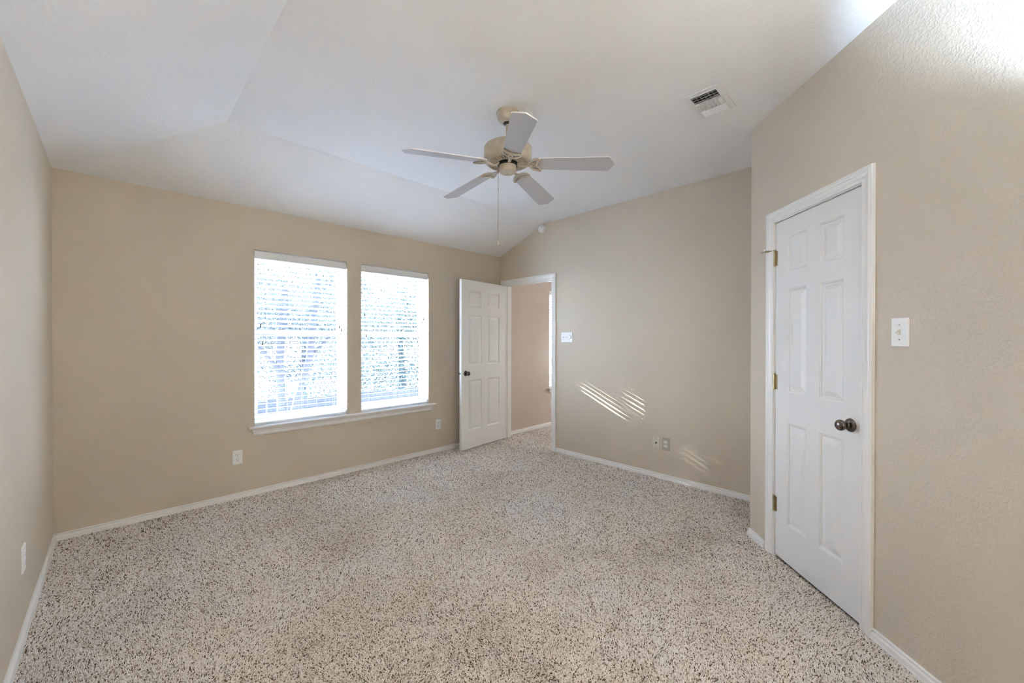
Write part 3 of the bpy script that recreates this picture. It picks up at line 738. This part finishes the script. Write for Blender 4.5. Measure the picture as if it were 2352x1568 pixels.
# ------------------------------------------------------------------ switches and sockets
def screw(parent, x, z, y=-0.006, m_='steel'):
    return MB().lathe([(0.0032, 0.0), (0.0028, 0.0012), (0, 0.0016)], 10, X=Matrix.Translation((x, y, z)) @ ROT_OUT).build('screw', M[m_], parent)
def outlet(fr, x, z, label, plate='plastic', rec='plastic'):
    loc, rz = on(fr, x, z); e = empty('wall_outlet', loc, rz); tag(e, label, 'outlet', 'duplex wall outlets')
    MB().cbox(-0.0355, 0.0355, -0.006, 0.0, -0.0585, 0.0585, 0.003).build('face_plate', M[plate], e)
    for zc_ in (0.0195, -0.0195):
        mb = MB(); n_ = 28; pts = []
        for k in range(n_):
            a_ = 2*PI*k/n_; pts.append((0.0172*math.cos(a_), max(-0.0125, min(0.0125, 0.0172*math.sin(a_)))))
        v = [(p, -0.0060, zc_+q) for p, q in pts] + [(p*0.97, -0.0085, zc_+q*0.97) for p, q in pts]
        mb.add(v, [(k, (k+1) % n_, n_+(k+1) % n_, n_+k) for k in range(n_)] + [tuple(range(n_, 2*n_))])
        mb.box(-0.0078, -0.0054, -0.0088, -0.0084, zc_-0.0005, zc_+0.0085, 1); mb.box(0.0054, 0.0076, -0.0088, -0.0084, zc_+0.0005, zc_+0.0078, 1)
        mb.lathe([(0.0027, 0.0084), (0.0027, 0.0088), (0, 0.0088)], 12, 1, X=Matrix.Translation((0, 0, zc_-0.0070)) @ ROT_OUT)
        mb.build('receptacle', [M[rec], M['dark']], e)
    screw(e, 0, 0, m_=rec)
    return e
outlet('A', -2.984, 0.346, 'white wall outlet low on the window wall left of the sill')
outlet('A', -1.000, 0.328, 'white wall outlet under the sill end nearest the open door')
outlet('C', -1.150, 0.345, 'white wall outlet on the left wall above the baseboard')
outlet('B', 2.310, 0.340, 'beige outlet plate with white sockets beside the ivory cable plate', 'tan', 'plastic')
o = outlet('A', 1.106, 0.342, 'white outlet edge below the sill beyond the open doorway')

loc, rz = on('B', 2.215, 0.337); e = empty('cable_plate', loc, rz); tag(e, 'ivory coaxial cable wall plate left of the beige outlet', 'cable plate')
MB().cbox(-0.0355, 0.0355, -0.006, 0.0, -0.0585, 0.0585, 0.003).build('face_plate', M['ivory'], e)
MB().lathe([(0.0085, 0.006), (0.0085, 0.008), (0.0052, 0.0085), (0.0052, 0.014), (0.003, 0.0142), (0.003, 0.012), (0, 0.012)], 8, X=ROT_OUT).build('coax_jack', M['bronze'], e)
screw(e, 0, 0.042, m_='bronze'); screw(e, 0, -0.042, m_='bronze')

def toggle(parent, x, up_=True, m_='plastic'):
    s_ = 1 if up_ else -1
    mb = MB().box(x-0.0052, x+0.0052, -0.0072, -0.0055, -0.012, 0.012)
    v = [(x-0.004, -0.006, -0.005), (x+0.004, -0.006, -0.005), (x+0.004, -0.006, 0.006), (x-0.004, -0.006, 0.006),
         (x-0.0034, -0.020, 0.006*s_+0.001), (x+0.0034, -0.020, 0.006*s_+0.001), (x+0.0034, -0.018, 0.006*s_+0.0065), (x-0.0034, -0.018, 0.006*s_+0.0065)]
    mb.add(v, [(0, 1, 5, 4), (1, 2, 6, 5), (2, 3, 7, 6), (3, 0, 4, 7), (4, 5, 6, 7)])
    return mb.build('toggle', M[m_], parent)
loc, rz = on('D', 1.046, 1.359); e = empty('light_switch', loc, rz); tag(e, 'single white light switch on the diagonal wall beside the closet door', 'light switch')
MB().cbox(-0.0365, 0.0365, -0.006, 0.0, -0.0595, 0.0595, 0.003).build('face_plate', M['plastic'], e)
toggle(e, 0.0, False, 'ivory'); screw(e, 0, 0.030, m_='bronze'); screw(e, 0, -0.030, m_='bronze')
loc, rz = on('B', 1.138, 1.356); e = empty('light_switch', loc, rz); tag(e, 'triple white switch plate with a round dimmer knob near the doorway', 'light switch')
MB().cbox(-0.082, 0.082, -0.006, 0.0, -0.0575, 0.0575, 0.003).build('face_plate', M['plastic'], e)
toggle(e, -0.046, False); toggle(e, 0.0, False)
MB().lathe([(0.0225, 0.006), (0.0225, 0.010), (0.0205, 0.018), (0.019, 0.0195), (0, 0.020)], 28, X=Matrix.Translation((0.046, 0, 0.003)) @ ROT_OUT).build('dimmer_knob', M['plastic'], e)
for x in (-0.046, 0.0, 0.046):
    for z in (0.034, -0.034): screw(e, x, z, m_='steel')

# ------------------------------------------------------------------ outside
g = MB().box(-40, 40, WT, 60, -1.35, -1.15)
struct(g, 'ground', M['ground'], 'ground outside the windows, made pale to bounce daylight inside', 'ground')
# board fence
fe = empty('board_fence', (0, 3.0, -1.15)); tag(fe, 'weathered blue grey board fence outside the windows', 'fence')
bd = MB(); x = -5.0
while x < 9.0:
    hgt = 1.535+random.uniform(-0.02, 0.02); bd.box(x, x+0.138, 0, 0.02, 0.03, hgt); x += 0.146
bd.build('boards', M['fence'], fe)
MB().box(-5, 9, 0.02, 0.06, 0.35, 0.44).box(-5, 9, 0.02, 0.06, 1.20, 1.29).build('rails', M['fence'], fe)

def tree(loc, label, stems, blobs, leaf, nleaf, size, seed, reject=None, group='trees outside the windows'):
    rnd = random.Random(seed)
    e = empty('tree', loc); tag(e, label, 'tree', group)
    t_ = MB()
    for pts, r0, r1 in stems:
        k = len(pts); t_.tube(pts, [r0+(r1-r0)*i/(k-1) for i in range(k)], 10)
    t_.build('trunk', M['bark'], e)
    lf = MB(); tot = sum(b[3]*b[4]*b[5] for b in blobs); base = Vector(loc)
    for (bx, by, bz, rx, ry, rz_) in blobs:
        cnt = int(nleaf*rx*ry*rz_/tot)
        for _ in range(cnt):
            while True:
                p = Vector((rnd.uniform(-1, 1), rnd.uniform(-1, 1), rnd.uniform(-1, 1)))
                if 0.15 < p.length < 1: break
            c_ = Vector((bx+p.x*rx, by+p.y*ry, bz+p.z*rz_))
            if reject and reject(base+c_, size*0.6): continue
            s_ = size*rnd.uniform(0.6, 1.3)
            R = Matrix.Rotation(rnd.uniform(0, 2*PI), 3, 'Z') @ Matrix.Rotation(rnd.uniform(-1.2, 1.2), 3, 'X') @ Matrix.Rotation(rnd.uniform(0, PI), 3, 'Y')
            q = [Vector((-s_, 0, 0)), Vector((-0.2*s_, 0.38*s_, 0.06*s_)), Vector((s_, 0, 0)), Vector((-0.2*s_, -0.38*s_, 0.06*s_))]
            lf.add([c_ + R @ v_ for v_ in q], [(0, 1, 2), (0, 2, 3)], 0)
    lf.build('foliage', leaf, e)
    return e
def sun_to_window(P):
    k = P.y/1.196
    return P.x+k, P.z-0.543*k
GAPS = [(-1.50, -1.12, 1.33, 1.44, 1.0), (-1.75, -1.62, 1.55, 1.62, 1.0), (-2.13, -2.07, 1.38, 1.44, 1.0), (-2.13, -2.07, 1.14, 1.18, 1.0), (-1.17, -1.12, 0.66, 0.69, 1.0)]  # openings kept free of leaves to shape the sun streaks
def in_gap(P, m_=0.02):
    x_, z_ = sun_to_window(P)
    return any(a-m_ < x_ < b+m_ and c_-m_ < z_ < d_+m_ for a, b, c_, d_, _ in GAPS)
# leaning twin-stem tree in front of the fence
tree((-2.10, 2.25, -1.15), 'grey twin stemmed tree outside the left window',
     [([(0, 0, 0), (0.01, 0, 0.8), (0.03, 0.02, 1.5), (0.02, 0.05, 2.2), (0.10, 0.1, 3.2)], 0.075, 0.045),
      ([(0.07, 0, 0), (0.14, 0, 1.2), (0.24, 0.02, 1.65), (0.42, 0.05, 2.25), (0.55, 0.1, 3.4)], 0.07, 0.04),
      ([(0.03, 0, 2.0), (-0.3, 0.1, 2.5), (-0.6, 0.2, 3.2)], 0.03, 0.012), ([(0.40, 0.05, 2.2), (0.9, 0.2, 2.7), (1.3, 0.3, 3.3)], 0.028, 0.01)],
     [(0.2, 0.3, 3.4, 1.3, 0.8, 1.1), (-0.7, 0.4, 2.6, 0.8, 0.6, 0.7), (1.2, 0.4, 2.7, 0.9, 0.6, 0.8)], M['leaf'], 16000, 0.026, 11, in_gap)
tree((1.4, 5.2, -1.15), 'green bushy tree behind the fence outside the right window',
     [([(0, 0, 0), (0.05, 0, 1.5), (0.0, 0.1, 3.2)], 0.12, 0.05)],
     [(0, 0, 2.2, 2.2, 1.2, 1.1), (-0.6, -0.6, 1.1, 2.6, 0.7, 0.9), (-0.8, 0, 3.4, 1.6, 1.1, 1.1), (1.2, 0.2, 3.3, 1.6, 1.1, 1.2)], M['leaf2'], 60000, 0.032, 12, in_gap)
tree((0.2, 8.7, -1.15), 'blue green tree behind the fence outside the left window',
     [([(0, 0, 0), (-0.05, 0, 1.5), (0.1, 0.1, 3.4)], 0.12, 0.05)],
     [(0, 0, 2.3, 2.2, 1.0, 1.1), (0.0, -0.2, 1.0, 2.6, 0.8, 1.0), (0.5, 0, 3.6, 1.9, 1.0, 1.2), (-1.3, 0.1, 3.3, 1.5, 1.0, 1.2)], M['leaf'], 56000, 0.034, 13, in_gap)
# unseen tree added on the sun side to block all but a few chinks
tree((-14.2, 14.5, -1.15), 'unseen tall dense tree added far left to shade the windows from the sun',
     [([(0, 0, 0), (0, 0, 3.5), (0.1, 0, 9.5)], 0.22, 0.08)],
     [(0.2, 0.0, 8.9, 2.1, 1.3, 1.9)], M['leaf'], 26000, 0.08, 14, in_gap)
